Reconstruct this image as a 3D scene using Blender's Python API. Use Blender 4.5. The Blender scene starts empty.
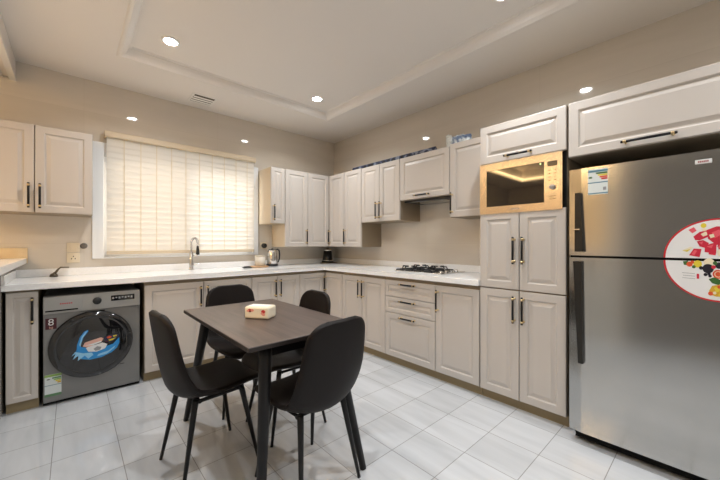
import bpy, bmesh, math, random
from mathutils import Vector, Matrix
PI = math.pi
random.seed(7)
S = bpy.context.scene
COL = S.collection

# ------------------------------------------------------------------ camera
cam_d = bpy.data.cameras.new('camera')
cam = bpy.data.objects.new('camera', cam_d); COL.objects.link(cam)
cam.location = (-2.927, -3.834, 1.187)
cam.rotation_euler = (PI/2, 0, -0.7328)
cam_d.sensor_width = 36.0
cam_d.lens = 321.0*36.0/720.0
cam_d.shift_y = 2.72/720.0
cam_d.clip_start = 0.02
S.camera = cam

# ------------------------------------------------------------------ world, exposure
W = bpy.data.worlds.new('daylight'); S.world = W; W.use_nodes = True
bg = W.node_tree.nodes['Background']
bg.inputs['Color'].default_value = (0.96, 0.98, 1.0, 1)
bg.inputs['Strength'].default_value = 7.6
S.view_settings.view_transform = 'Standard'
S.view_settings.look = 'None'
S.view_settings.gamma = 1
S.view_settings.exposure = -0.15
LAMP_W = 13.0
LAMP_COL = (0.93, 0.97, 1.0)
WARM_COL = (1.0, 0.66, 0.30)

# ------------------------------------------------------------------ materials
def srgb(r, g, b):
    f = lambda c: (c/255/12.92) if c/255 <= 0.04045 else ((c/255+0.055)/1.055)**2.4
    return (f(r), f(g), f(b), 1)
def mat(name, col, rough=0.5, metal=0.0, spec=0.5, **kw):
    m = bpy.data.materials.new(name); m.use_nodes = True
    b = m.node_tree.nodes['Principled BSDF']
    b.inputs['Base Color'].default_value = col
    b.inputs['Roughness'].default_value = rough
    b.inputs['Metallic'].default_value = metal
    b.inputs['Specular IOR Level'].default_value = spec
    for k, v in kw.items(): b.inputs[k.replace('_', ' ')].default_value = v
    return m
def N(m, t, **kw):
    n = m.node_tree.nodes.new(t)
    for k, v in kw.items():
        if hasattr(n, k): setattr(n, k, v)
        else: n.inputs[k].default_value = v
    return n
def L(m, a, b): m.node_tree.links.new(a, b)
def BS(m): return m.node_tree.nodes['Principled BSDF']
def coords(m, scale=(1,1,1), loc=(0,0,0), kind='Position', rot=(0,0,0)):
    mp = N(m, 'ShaderNodeMapping')
    mp.inputs['Scale'].default_value = scale; mp.inputs['Location'].default_value = loc; mp.inputs['Rotation'].default_value = rot
    if kind == 'Position':
        g = N(m, 'ShaderNodeNewGeometry'); L(m, g.outputs['Position'], mp.inputs['Vector'])
    else:
        g = N(m, 'ShaderNodeTexCoord'); L(m, g.outputs['Object'], mp.inputs['Vector'])
    return mp.outputs['Vector']
def noise_color(m, vec, c1, c2, scale=4, detail=4, lo=0.35, hi=0.65, dist=0.0):
    n = N(m, 'ShaderNodeTexNoise'); n.inputs['Scale'].default_value = scale; n.inputs['Detail'].default_value = detail
    n.inputs['Distortion'].default_value = dist
    L(m, vec, n.inputs['Vector'])
    r = N(m, 'ShaderNodeValToRGB')
    r.color_ramp.elements[0].position = lo; r.color_ramp.elements[0].color = c1
    r.color_ramp.elements[1].position = hi; r.color_ramp.elements[1].color = c2
    L(m, n.outputs['Fac'], r.inputs['Fac'])
    return r.outputs['Color'], n.outputs['Fac']

# cabinet paint: satin greige with the faintest mottling
def paint(name, c, rough=0.38):
    m = mat(name, c, rough)
    a = tuple(x*0.992 for x in c[:3])+(1,)
    col, f = noise_color(m, coords(m), a, c, 9, 3)
    L(m, col, BS(m).inputs['Base Color'])
    return m
M_door = paint('greige_paint', srgb(200, 192, 184))
M_carc = paint('greige_board', srgb(150, 134, 112), 0.5)
M_cside = paint('cream_side_board', srgb(206, 188, 160), 0.45)
M_plinth = mat('olive_plinth', srgb(152, 134, 100), 0.42)
M_black = mat('black_metal', (0.010, 0.009, 0.009, 1), 0.42, 0.0, 0.28)
M_brass = mat('brass', (0.64, 0.48, 0.26, 1), 0.28, 1.0)
M_dark = mat('dark_void', (0.006, 0.006, 0.006, 1), 0.8, 0, 0.2)
M_blackplastic = mat('black_plastic', (0.016, 0.016, 0.017, 1), 0.4)
M_white = mat('white_paint', srgb(236, 233, 228), 0.5)
M_trimw = mat('white_upvc', srgb(238, 240, 242), 0.3)
M_cream = mat('cream_plastic', srgb(226, 214, 190), 0.35)
M_chrome = mat('chrome', (0.72, 0.72, 0.72, 1), 0.16, 1.0)
M_red = mat('red_print', srgb(196, 30, 40), 0.4)
M_wprint = mat('white_print', srgb(232, 230, 228), 0.4)

M_ceil = mat('ceiling_paint', srgb(234, 229, 224), 0.55, 0, 0.35)

# glossy beige wall tiles with soft horizontal veins and tight joints
def tile_wall(name, axis):
    m = mat(name, (0.5, 0.4, 0.3, 1), 0.045, IOR=1.72)
    rot = (PI/2, 0, 0) if axis == 'x' else (PI/2, 0, PI/2)
    g = N(m, 'ShaderNodeNewGeometry'); sep = N(m, 'ShaderNodeSeparateXYZ'); L(m, g.outputs['Position'], sep.inputs[0])
    cmb = N(m, 'ShaderNodeCombineXYZ'); L(m, sep.outputs['X' if axis == 'x' else 'Y'], cmb.inputs['X']); L(m, sep.outputs['Z'], cmb.inputs['Y'])
    mp = N(m, 'ShaderNodeMapping'); L(m, cmb.outputs[0], mp.inputs['Vector'])
    mp.inputs['Location'].default_value = (0.51+1.165*4, 0.62, 0)
    br = N(m, 'ShaderNodeTexBrick'); br.offset = 0.0; br.squash = 1.0
    L(m, mp.outputs[0], br.inputs['Vector'])
    br.inputs['Scale'].default_value = 1.0; br.inputs['Brick Width'].default_value = 1.165; br.inputs['Row Height'].default_value = 0.6
    br.inputs['Mortar Size'].default_value = 0.0016; br.inputs['Mortar Smooth'].default_value = 0.3; br.inputs['Bias'].default_value = 0
    br.inputs['Color1'].default_value = (0.97, 0.97, 0.97, 1); br.inputs['Color2'].default_value = (1, 1, 1, 1)
    br.inputs['Mortar'].default_value = (0.90, 0.89, 0.88, 1)
    v = coords(m, (0.7, 0.7, 5.0))
    col, f = noise_color(m, v, srgb(213, 205, 193), srgb(222, 214, 203), 1.2, 4, 0.3, 0.7, 0.5)
    mx = N(m, 'ShaderNodeMix', data_type='RGBA', blend_type='MULTIPLY'); mx.inputs[0].default_value = 1.0
    L(m, col, mx.inputs[6]); L(m, br.outputs['Color'], mx.inputs[7]); L(m, mx.outputs[2], BS(m).inputs['Base Color'])
    return m
M_wallx = tile_wall('beige_wall_tile_back', 'x')
M_wally = tile_wall('beige_wall_tile_side', 'y')

# pale glossy floor tiles, 29 cm squares with streaks along the room
def floor_mat():
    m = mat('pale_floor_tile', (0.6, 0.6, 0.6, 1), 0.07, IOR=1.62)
    mp = coords(m, (1, 1, 1), (0.983+0.289*40, 2.59+0.289*40, 0))
    br = N(m, 'ShaderNodeTexBrick'); br.offset = 0.0; br.squash = 1.0
    L(m, mp, br.inputs['Vector'])
    br.inputs['Scale'].default_value = 1.0; br.inputs['Brick Width'].default_value = 0.289; br.inputs['Row Height'].default_value = 0.289
    br.inputs['Mortar Size'].default_value = 0.0022; br.inputs['Mortar Smooth'].default_value = 0.2; br.inputs['Bias'].default_value = 0
    br.inputs['Color1'].default_value = (0.88, 0.88, 0.88, 1); br.inputs['Color2'].default_value = (1, 1, 1, 1)
    br.inputs['Mortar'].default_value = (0.50, 0.48, 0.46, 1)
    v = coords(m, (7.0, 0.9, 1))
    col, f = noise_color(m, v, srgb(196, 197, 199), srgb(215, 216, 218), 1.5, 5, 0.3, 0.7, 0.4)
    mx = N(m, 'ShaderNodeMix', data_type='RGBA', blend_type='MULTIPLY'); mx.inputs[0].default_value = 1.0
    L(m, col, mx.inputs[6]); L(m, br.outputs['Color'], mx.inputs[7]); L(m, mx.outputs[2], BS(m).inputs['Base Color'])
    bp = N(m, 'ShaderNodeBump'); bp.inputs['Strength'].default_value = 0.25; bp.inputs['Distance'].default_value = 0.002; bp.invert = True
    L(m, br.outputs['Fac'], bp.inputs['Height']); L(m, bp.outputs[0], BS(m).inputs['Normal'])
    return m
M_floor = floor_mat()

# white quartz
M_quartz = mat('white_quartz', srgb(247, 246, 244), 0.14)
_c, _ = noise_color(M_quartz, coords(M_quartz), srgb(244, 243, 241), srgb(249, 248, 247), 55, 3)
L(M_quartz, _c, BS(M_quartz).inputs['Base Color'])
M_marble = mat('cream_marble', srgb(232, 212, 176), 0.25)
_c, _ = noise_color(M_marble, coords(M_marble), srgb(222, 198, 158), srgb(238, 222, 190), 6, 5)
L(M_marble, _c, BS(M_marble).inputs['Base Color'])

# brushed steel: fine stretched noise in the roughness
def steel(name, c, rough, stretch, lo=0.8, hi=1.2, aniso=0.0):
    m = mat(name, c, rough, 1.0)
    v = coords(m, stretch)
    n = N(m, 'ShaderNodeTexNoise'); n.inputs['Scale'].default_value = 1.0; n.inputs['Detail'].default_value = 3
    L(m, v, n.inputs['Vector'])
    r = N(m, 'ShaderNodeMapRange'); r.inputs['To Min'].default_value = rough*lo; r.inputs['To Max'].default_value = rough*hi
    L(m, n.outputs['Fac'], r.inputs['Value']); L(m, r.outputs[0], BS(m).inputs['Roughness'])
    return m
M_steel = steel('brushed_steel', (0.52, 0.515, 0.495, 1), 0.16, (60, 3, 60), 0.97, 1.03)
M_steel2 = steel('satin_steel_frame', (0.62, 0.56, 0.49, 1), 0.24, (30, 4, 600))  # warm light of the room beyond is tinted into this plain steel
M_silver = mat('silver_grey_enamel', srgb(138, 137, 135), 0.35, 0.55)
M_silver_l = mat('silver_panel', srgb(172, 171, 168), 0.33, 0.55)
M_glassblack = mat('black_glass', (0.008, 0.008, 0.009, 1), 0.04, 0, 0.9)
M_hob = steel('hob_steel', (0.62, 0.61, 0.59, 1), 0.25, (40, 40, 40))
M_iron = mat('cast_iron', (0.010, 0.010, 0.010, 1), 0.55)

# table veneer
def wood(name, c1, c2, stretch, rough=0.35):
    m = mat(name, c1, rough)
    v = coords(m, stretch)
    col, f = noise_color(m, v, c1, c2, 1.0, 6, 0.28, 0.72, 1.2)
    L(m, col, BS(m).inputs['Base Color'])
    bp = N(m, 'ShaderNodeBump'); bp.inputs['Strength'].default_value = 0.08; bp.inputs['Distance'].default_value = 0.001
    L(m, f, bp.inputs['Height']); L(m, bp.outputs[0], BS(m).inputs['Normal'])
    return m
M_table = wood('walnut_veneer', srgb(66, 54, 49), srgb(94, 79, 72), (34, 2.2, 10))
M_tedge = mat('dark_table_edge', srgb(38, 30, 27), 0.45)
M_dooor = wood('dark_brown_wood', srgb(122, 116, 110), srgb(138, 131, 124), (14, 14, 1.2))
M_board = wood('light_wood', srgb(176, 138, 98), srgb(198, 160, 118), (20, 4, 20), 0.5)

# chair leatherette
def leather(name, c):
    m = mat(name, c, 0.5, 0, 0.22)
    v = coords(m, (1, 1, 1), kind='Object')
    n = N(m, 'ShaderNodeTexNoise'); n.inputs['Scale'].default_value = 260; n.inputs['Detail'].default_value = 2
    L(m, v, n.inputs['Vector'])
    bp = N(m, 'ShaderNodeBump'); bp.inputs['Strength'].default_value = 0.12; bp.inputs['Distance'].default_value = 0.001
    L(m, n.outputs['Fac'], bp.inputs['Height']); L(m, bp.outputs[0], BS(m).inputs['Normal'])
    return m
M_leather = leather('dark_brown_leatherette', srgb(23, 17, 15))

# blind: slats that let daylight through
def translucent(name, c, ct, fac):
    m = bpy.data.materials.new(name); m.use_nodes = True
    nt = m.node_tree; nt.nodes.remove(nt.nodes['Principled BSDF'])
    d = nt.nodes.new('ShaderNodeBsdfDiffuse'); d.inputs['Color'].default_value = c
    t = nt.nodes.new('ShaderNodeBsdfTranslucent'); t.inputs['Color'].default_value = ct
    x = nt.nodes.new('ShaderNodeMixShader'); x.inputs[0].default_value = fac
    nt.links.new(d.outputs[0], x.inputs[1]); nt.links.new(t.outputs[0], x.inputs[2])
    nt.links.new(x.outputs[0], nt.nodes['Material Output'].inputs['Surface'])
    return m
M_slat = translucent('cream_slat', srgb(246, 242, 234), srgb(252, 248, 242), 0.30)
M_cordm = translucent('beige_ladder_tape', srgb(232, 220, 196), srgb(246, 236, 216), 0.6)
M_valance = mat('cream_valance', srgb(214, 198, 172), 0.45)
M_glass = bpy.data.materials.new('window_glass'); M_glass.use_nodes = True
_nt = M_glass.node_tree; _nt.nodes.remove(_nt.nodes['Principled BSDF'])
_a = _nt.nodes.new('ShaderNodeBsdfTransparent'); _b = _nt.nodes.new('ShaderNodeBsdfGlossy'); _b.inputs['Roughness'].default_value = 0.0
_x = _nt.nodes.new('ShaderNodeMixShader'); _x.inputs[0].default_value = 0.07
_nt.links.new(_a.outputs[0], _x.inputs[1]); _nt.links.new(_b.outputs[0], _x.inputs[2]); _nt.links.new(_x.outputs[0], _nt.nodes['Material Output'].inputs['Surface'])

def emis(name, c, s):
    m = bpy.data.materials.new(name); m.use_nodes = True
    b = m.node_tree.nodes['Principled BSDF']
    b.inputs['Base Color'].default_value = (0.8, 0.8, 0.8, 1)
    b.inputs['Emission Color'].default_value = c+(1,) if len(c) == 3 else c
    b.inputs['Emission Strength'].default_value = s
    return m
M_lens = emis('lamp_lens', (1.0, 0.97, 0.93), 60.0)
M_led = emis('warm_led_strip', WARM_COL, 26.0)
M_green = emis('green_indicator', (0.35, 1.0, 0.2), 1.2)

def flat(name, r, g, b, rough=0.4): return mat(name, srgb(r, g, b), rough)
P_melon = flat('melon_print', 205, 38, 62); P_melon2 = flat('melon_flesh_print', 228, 92, 104); P_yel = flat('yellow_print', 226, 204, 60)
P_blk = flat('berry_print', 30, 26, 36); P_or = flat('orange_print', 222, 84, 44); P_grn = flat('leaf_print', 60, 104, 46)
P_pasta = flat('amber_print', 214, 166, 50); P_crm = flat('cream_print', 236, 222, 190); P_grey = flat('grey_print', 150, 150, 152)
P_blue = flat('blue_print', 44, 142, 210); P_lblue = flat('pale_blue_print', 150, 204, 236); P_skin = flat('pink_print', 226, 176, 158)
P_teal = flat('teal_print', 86, 132, 150); P_pgreen = flat('pale_green_print', 150, 186, 96); P_maroon = flat('maroon_print', 74, 18, 30)
P_navy = flat('navy_print', 36, 44, 72); P_pale = flat('pale_label_print', 222, 228, 226)

# ------------------------------------------------------------------ mesh helpers
class MB:
    def __init__(s): s.bm = bmesh.new()
    def face(s, pts, mi=0, smooth=False):
        vs = [s.bm.verts.new(p) for p in pts]; f = s.bm.faces.new(vs); f.material_index = mi; f.smooth = smooth; return f
    def box(s, x0, x1, y0, y1, z0, z1, mi=0, bev=0.0, seg=2):
        v = [s.bm.verts.new((x, y, z)) for x in (x0, x1) for y in (y0, y1) for z in (z0, z1)]
        fs = []
        for q in ((0,1,3,2),(4,6,7,5),(0,4,5,1),(2,3,7,6),(0,2,6,4),(1,5,7,3)):
            f = s.bm.faces.new([v[i] for i in q]); f.material_index = mi; fs.append(f)
        if bev > 0:
            es = list({e for f in fs for e in f.edges})
            r = bmesh.ops.bevel(s.bm, geom=es, offset=bev, segments=seg, profile=0.5, affect='EDGES', clamp_overlap=True)
            for f in r['faces']: f.material_index = mi; f.smooth = True
        return s
    def prism(s, pts, z0, z1, mi=0, axis='z', smooth_side=False):
        def P(a, b, c):
            return {'z': (a, b, c), 'y': (a, c, b), 'x': (c, a, b)}[axis]
        lo = [s.bm.verts.new(P(a, b, z0)) for a, b in pts]; hi = [s.bm.verts.new(P(a, b, z1)) for a, b in pts]
        n = len(pts)
        for f in (s.bm.faces.new(lo[::-1]), s.bm.faces.new(hi)): f.material_index = mi
        for i in range(n):
            f = s.bm.faces.new((lo[i], lo[(i+1) % n], hi[(i+1) % n], hi[i])); f.material_index = mi; f.smooth = smooth_side
        return s
    def tube(s, path, radii, n=12, mi=0, cap=True, smooth=True):
        path = [Vector(p) for p in path]
        if not hasattr(radii, '__len__'): radii = [radii]*len(path)
        rings = []; up = None
        for i, p in enumerate(path):
            t = (path[min(i+1, len(path)-1)] - path[max(i-1, 0)]).normalized()
            if up is None:
                up = Vector((0, 0, 1)) if abs(t.z) < 0.9 else Vector((1, 0, 0))
            a = t.cross(up).normalized(); b = a.cross(t).normalized(); up = b
            rings.append([s.bm.verts.new(p + (a*math.cos(2*PI*k/n)+b*math.sin(2*PI*k/n))*radii[i]) for k in range(n)])
        for i in range(len(rings)-1):
            for k in range(n):
                f = s.bm.faces.new((rings[i][k], rings[i][(k+1) % n], rings[i+1][(k+1) % n], rings[i+1][k])); f.material_index = mi; f.smooth = smooth
        if cap:
            for r, rev in ((rings[0], False), (rings[-1], True)):
                f = s.bm.faces.new(r[::-1] if rev else r); f.material_index = mi
        return s
    def lathe(s, prof, n=32, center=(0,0,0), axis='z', mi=0, smooth=True, sx=1.0, sy=1.0):
        def P(r, h, a):
            c, d = r*math.cos(a)*sx, r*math.sin(a)*sy
            q = {'z': (c, d, h), 'y': (c, h, d), 'x': (h, c, d)}[axis]
            return (q[0]+center[0], q[1]+center[1], q[2]+center[2])
        rings = []
        for r, h in prof:
            if r < 1e-6: rings.append([s.bm.verts.new(P(0, h, 0))])
            else: rings.append([s.bm.verts.new(P(r, h, 2*PI*k/n)) for k in range(n)])
        for i in range(len(rings)-1):
            a, b = rings[i], rings[i+1]
            for k in range(n):
                k2 = (k+1) % n
                if len(a) == 1 and len(b) == 1: continue
                if len(a) == 1: q = (a[0], b[k2], b[k])
                elif len(b) == 1: q = (a[k], a[k2], b[0])
                else: q = (a[k], a[k2], b[k2], b[k])
                f = s.bm.faces.new(q); f.material_index = mi; f.smooth = smooth
        return s
    def disc(s, cx, cz, r, y, mi=0, n=28, rz=None, a0=0, a1=2*PI):
        rz = rz or r
        full = abs(a1-a0-2*PI) < 1e-6
        m = n if full else n+1
        s.face([(cx+r*math.cos(a0+(a1-a0)*k/n), y, cz+rz*math.sin(a0+(a1-a0)*k/n)) for k in range(m)], mi); return s
    def build(s, name, mats, parent=None, loc=None, rotz=None, normals=True):
        if normals: bmesh.ops.recalc_face_normals(s.bm, faces=s.bm.faces)
        me = bpy.data.meshes.new(name); s.bm.to_mesh(me); s.bm.free()
        for m in (mats if isinstance(mats, (list, tuple)) else [mats]): me.materials.append(m)
        o = bpy.data.objects.new(name, me); COL.objects.link(o)
        if parent: o.parent = parent
        if loc is not None: o.location = loc
        if rotz is not None: o.rotation_euler = (0, 0, rotz)
        return o

def tag(o, label, cat, group=None):
    o['label'] = label; o['category'] = cat
    if group: o['group'] = group
    return o
def thing(name, label, cat, loc=(0,0,0), rotz=0, group=None):
    o = bpy.data.objects.new(name, None); COL.objects.link(o); o.empty_display_size = 0.05
    o.location = loc; o.rotation_euler = (0, 0, rotz)
    return tag(o, label, cat, group)
def struct(o): o['kind'] = 'structure'; return o
def copy_tree(o, parent=None):
    c = o.copy(); COL.objects.link(c)
    if parent: c.parent = parent
    for ch in list(o.children): copy_tree(ch, c)
    return c

# ------------------------------------------------------------------ the setting
H = 2.673
ZT = 2.735                      # tray ceiling
YF = -5.3                       # wall behind the camera
XL = -3.28                      # kitchen's left wall
XF = -7.2                       # far wall of the room beyond the hatch
struct(MB().box(XF, 0, YF, 0, -0.1, 0).build('floor', M_floor))

# back wall with the window opening
WX0, WX1, WZ0, WZ1 = -2.70, -1.262, 1.06, 2.0
w = MB()
w.box(XF-0.2, WX0, 0, 0.2, -0.1, 2.95); w.box(WX1, 0.2, 0, 0.2, -0.1, 2.95)
w.box(WX0, WX1, 0, 0.2, -0.1, WZ0); w.box(WX0, WX1, 0, 0.2, WZ1, 2.95)
struct(w.build('wall_back', M_wallx))
struct(MB().box(0, 0.2, YF, 0, -0.1, 2.95).build('wall_right', M_wally))
struct(MB().box(XF-0.2, 0.2, YF-0.2, YF, -0.1, 2.95).build('wall_front', M_wallx))
struct(MB().box(XF-0.2, XF, YF, 0, -0.1, 2.95).build('wall_far_left', M_wally))
# left wall: low wall under the hatch, header over it, full wall behind the camera with an added door
HY = -2.96
w = MB()
w.box(XL-0.14, XL, HY, 0, 0, 1.015)
w.box(XL-0.14, XL, -3.10, HY, 0, H)
w.box(XL-0.14, XL, YF, -4.55, 0, H)
w.box(XL-0.14, XL, -4.55, -3.10, 2.15, H)
struct(w.build('wall_left', M_wally))
struct(MB().box(XL-0.16, XL+0.015, HY, 0, 2.53, H).build('wall_left_header', M_ceil))
t = MB()
t.box(XL-0.02, XL+0.02, HY, 0, 2.506, 2.53, bev=0.003); t.box(XL-0.09, XL-0.055, HY, 0, 2.514, 2.53, bev=0.003)
struct(t.build('trim_1', M_white))
d = MB()  # unseen door, put in for its dark reflection in the fridge
d.box(XL-0.10, XL-0.05, -4.54, -3.11, 0.01, 2.14)
for y0, y1 in ((-4.47, -3.83), (-3.77, -3.18)):
    for z0, z1 in ((0.15, 1.0), (1.1, 2.02)): d.box(XL-0.055, XL-0.042, y0, y1, z0, z1, bev=0.005)
struct(d.build('door_1', M_dooor))

# ceiling with a shallow tray and its moulding
TX0, TX1, TY0, TY1 = -2.655, -0.605, -4.75, -0.66
c = MB()
c.box(XL-0.16, TX0, YF, 0, H, 2.95); c.box(TX1, 0, YF, 0, H, 2.95)
c.box(TX0, TX1, TY1, 0, H, 2.95); c.box(TX0, TX1, YF, TY0, H, 2.95)
c.box(TX0, TX1, TY0, TY1, ZT, 2.95)
# room beyond: border + tray with a warm cove
AX0, AX1, AY0, AY1 = -6.45, -4.3, -4.4, -0.65
c.box(XF, AX0, YF, 0, H, 2.95); c.box(AX1, XL-0.16, YF, 0, H, 2.95)
c.box(AX0, AX1, AY1, 0, H, 2.95); c.box(AX0, AX1, YF, AY0, H, 2.95); c.box(AX0, AX1, AY0, AY1, 2.935, 2.95)
struct(c.build('ceiling', M_ceil))
def moulding(x0, x1, y0, y1, prof):
    b = MB(); rings = []
    for off, z in prof:
        rings.append([b.bm.verts.new(p) for p in ((x0+off, y0+off, z), (x1-off, y0+off, z), (x1-off, y1-off, z), (x0+off, y1-off, z))])
    for i in range(len(rings)-1):
        for k in range(4):
            b.bm.faces.new((rings[i][k], rings[i][(k+1) % 4], rings[i+1][(k+1) % 4], rings[i+1][k]))
    return b
prof = [(-0.006, H+0.001), (-0.004, H-0.006), (0.006, H-0.010), (0.020, H-0.009), (0.028, H-0.003), (0.042, H+0.006), (0.056, H+0.022), (0.066, H+0.042), (0.070, ZT-0.008), (0.084, ZT-0.006), (0.086, ZT+0.001)]
struct(moulding(TX0, TX1, TY0, TY1, prof).build('trim_2', M_ceil))

# warm led strips in the other room's cove
def led(name, *b):
    o = MB().box(*b).build(name, M_led); return o
for lab, b in (('along the back wall', (AX0, AX1, AY1-0.05, AY1-0.005)), ('along the far wall', (AX0, AX0+0.05, AY0+0.055, AY1-0.055)), ('along the rear wall', (AX0, AX1, AY0+0.005, AY0+0.05)), ('along the hatch side', (AX1-0.05, AX1-0.002, AY0+0.055, AY1-0.055))):
    o = MB().box(*b, H+0.03, H+0.06, bev=0.004).build('led_strip', M_led)
    tag(o, 'warm yellow cove light '+lab+' in the room beyond the hatch', 'light strip', 'cove lights in the room beyond')

# window: casing, frame, sashes, glass
wn = struct(bpy.data.objects.new('window_1', None)); COL.objects.link(wn)
b = MB()
b.box(WX0-0.085, WX0, -0.022, 0.0, WZ0-0.02, WZ1+0.12, bev=0.004); b.box(WX1, WX1+0.066, -0.022, 0.0, WZ0-0.02, WZ1+0.12, bev=0.004)
b.box(WX0, WX1, -0.022, 0.0, WZ1, WZ1+0.12, bev=0.004)
b.box(WX0, WX1, -0.03, 0.012, WZ0-0.02, WZ0, bev=0.004)
struct(b.build('window_casing', M_trimw, wn))
b = MB()
xm = -2.0
for x0, x1 in ((WX0, WX0+0.05), (WX1-0.05, WX1), (xm-0.045, xm+0.045)): b.box(x0, x1, 0.012, 0.07, WZ0, WZ1, bev=0.004)
for z0, z1 in ((WZ0, WZ0+0.05), (WZ1-0.05, WZ1)): b.box(WX0+0.05, WX1-0.05, 0.014, 0.068, z0, z1, bev=0.004)
struct(b.build('window_frame', M_trimw, wn))
for x0, x1 in ((WX0+0.05, xm-0.045), (xm+0.045, WX1-0.05)):
    struct(MB().box(x0, x1, 0.038, 0.044, WZ0+0.05, WZ1-0.05).build('window_pane', M_glass, wn))
M_dim_glass = M_glass.copy(); M_dim_glass.name = 'dimming_glass'; [n for n in M_dim_glass.node_tree.nodes if n.type == 'BSDF_TRANSPARENT'][0].inputs['Color'].default_value = (0.84, 0.80, 0.75, 1)  # tint added to dim the daylight on the blind's left half
[o for o in wn.children if o.name == 'window_pane'][0].data.materials[0] = M_dim_glass

BX0, BX1 = -2.683, -1.272
bl = thing('window_blind', 'closed cream slatted blind glowing with daylight over the window', 'blind', (0, 0, 0))
b = MB(); pitch = 0.0535; z = 1.112
while z < 2.13:
    b.bm.faces.ensure_lookup_table()
    for (ya, za, yb, zb) in ((-0.054, z-0.016, -0.066, z+pitch+0.001),):
        q = [(BX0, ya, za), (BX1, ya, za), (BX1, (ya+yb)/2-0.004, (za+zb)/2), (BX0, (ya+yb)/2-0.004, (za+zb)/2)]
        q2 = [q[3], q[2], (BX1, yb, zb), (BX0, yb, zb)]
        b.face(q, smooth=False); b.face(q2)
        b.face([(p[0], p[1]+0.0025, p[2]) for p in q[::-1]]); b.face([(p[0], p[1]+0.0025, p[2]) for p in q2[::-1]])
    z += pitch
b.build('slats', M_slat, bl, normals=False)
for k in range(11):
    x = -2.553+0.1325*k
    if x < BX1-0.02:
        MB().box(x-0.003, x+0.003, -0.0735, -0.0725, 1.11, 2.16).build('ladder_tape', M_cordm, bl)
MB().box(BX0, BX1, -0.075, -0.045, 1.078, 1.108, bev=0.004).build('bottom_rail', M_valance, bl)
b = MB(); b.prism([(-0.002, 2.222), (-0.078, 2.222), (-0.095, 2.212), (-0.095, 2.172), (-0.085, 2.162), (-0.002, 2.162)], BX0-0.015, BX1+0.012, axis='x')
b.build('valance', M_valance, bl)

# ------------------------------------------------------------------ ceiling fittings
def downlight(x, y, label, z=ZT, power=LAMP_W, col=LAMP_COL):
    t = thing('downlight', label, 'ceiling light', (x, y, z), 0, 'recessed ceiling downlights')
    MB().lathe([(0.046, -0.001), (0.048, -0.008), (0.058, -0.008), (0.064, -0.003), (0.064, 0.0), (0.046, 0.0)], 32).build('trim_ring', M_white, t)
    MB().lathe([(0.0, -0.0055), (0.047, -0.0055), (0.047, -0.001), (0, -0.001)], 32).build('lens', M_lens, t)
    ld = bpy.data.lights.new('downlight_lamp', 'AREA'); ld.shape = 'DISK'; ld.size = 0.085; ld.spread = math.radians(142); ld.energy = power; ld.color = col
    lo = bpy.data.objects.new('downlight_lamp', ld); COL.objects.link(lo); lo.parent = t; lo.location = (0, 0, -0.012)
    return t
downlight(-2.36, -1.03, 'round ceiling downlight nearest the blind, left of the tray')
downlight(-0.965, -0.965, 'round ceiling downlight nearest the corner where the walls meet')
downlight(-0.93, -2.95, 'round ceiling downlight above the fridge side, at the top edge')
downlight(-2.36, -2.95, 'round ceiling downlight above the near end of the table, out of frame')
downlight(-0.95, -4.4, 'round ceiling downlight at the rear of the tray by the fridge wall, out of frame')
downlight(-2.36, -4.4, 'round ceiling downlight at the rear of the tray by the added door, out of frame')
downlight(-5.3, -1.5, 'added warm downlight in the room beyond the hatch, near the back wall', 2.935, 27, (1.0, 0.78, 0.54))  # added lamp, brightens the unseen room beyond with warm light
downlight(-5.3, -3.4, 'added warm downlight in the room beyond the hatch, away from the back wall', 2.935, 27, (1.0, 0.78, 0.54))  # second added lamp for the warm brightness beyond the hatch

v = thing('ceiling_vent', 'square white air vent in the ceiling above the blind', 'vent', (-1.912, -0.262, H))
b = MB()
for x0, x1, y0, y1 in ((-0.118, 0.118, -0.118, -0.096), (-0.118, 0.118, 0.096, 0.118), (-0.118, -0.096, -0.096, 0.096), (0.096, 0.118, -0.096, 0.096)):
    b.box(x0, x1, y0, y1, -0.005, 0, bev=0.0015)
b.build('frame', M_white, v)
MB().box(-0.096, 0.096, -0.096, 0.096, -0.002, 0).build('duct_shade_plate', mat('duct_shade_brown', srgb(72, 60, 46), 0.7), v)  # flat plate, the shade inside the duct is put into its colour
for k in range(3):
    y = -0.050+0.052*k
    MB().prism([(y-0.004, -0.003), (y-0.002, -0.002), (y+0.016, -0.010), (y+0.014, -0.011)], -0.096, 0.096, axis='x').build('louvre', M_white, v)

# ------------------------------------------------------------------ cabinets
def door_mesh(w, h, t=0.02, fr=None):
    fr = fr or min(0.055, 0.27*min(w, h))
    lv = [(0, 0), (0, -t+0.004), (0.0012, -t+0.0012), (0.004, -t), (fr-0.004, -t), (fr, -t+0.003), (fr+0.004, -t+0.0085), (fr+0.011, -t+0.0085), (fr+0.030, -t+0.002), (fr+0.033, -t+0.0012)]
    b = MB(); rings = []
    for o, y in lv:
        rings.append([b.bm.verts.new(p) for p in ((o, y, o), (w-o, y, o), (w-o, y, h-o), (o, y, h-o))])
    for i in range(len(rings)-1):
        for k in range(4):
            b.bm.faces.new((rings[i][k], rings[i][(k+1) % 4], rings[i+1][(k+1) % 4], rings[i+1][k]))
    b.bm.faces.new(rings[-1]); b.bm.faces.new(rings[0][::-1])
    return b
def handle_mesh(L_, vertical=True):
    b = MB(); A = (lambda s, y: (0, y, s)) if vertical else (lambda s, y: (s, y, 0))
    h = L_/2
    b.tube([A(-h, -0.034), A(-h+0.002, -0.034), A(h-0.002, -0.034), A(h, -0.034)], [0.0050, 0.0075, 0.0075, 0.0050], 10, 0)
    for s in (-h+0.018, h-0.018):
        b.tube([A(s, 0.0), A(s, -0.003), A(s, -0.0035), A(s, -0.030)], [0.0085, 0.0085, 0.0055, 0.0055], 12, 1)
        b.tube([A(s-0.007, -0.034), A(s+0.007, -0.034)], 0.0088, 12, 1)
    return b
G = 0.0025
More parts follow.
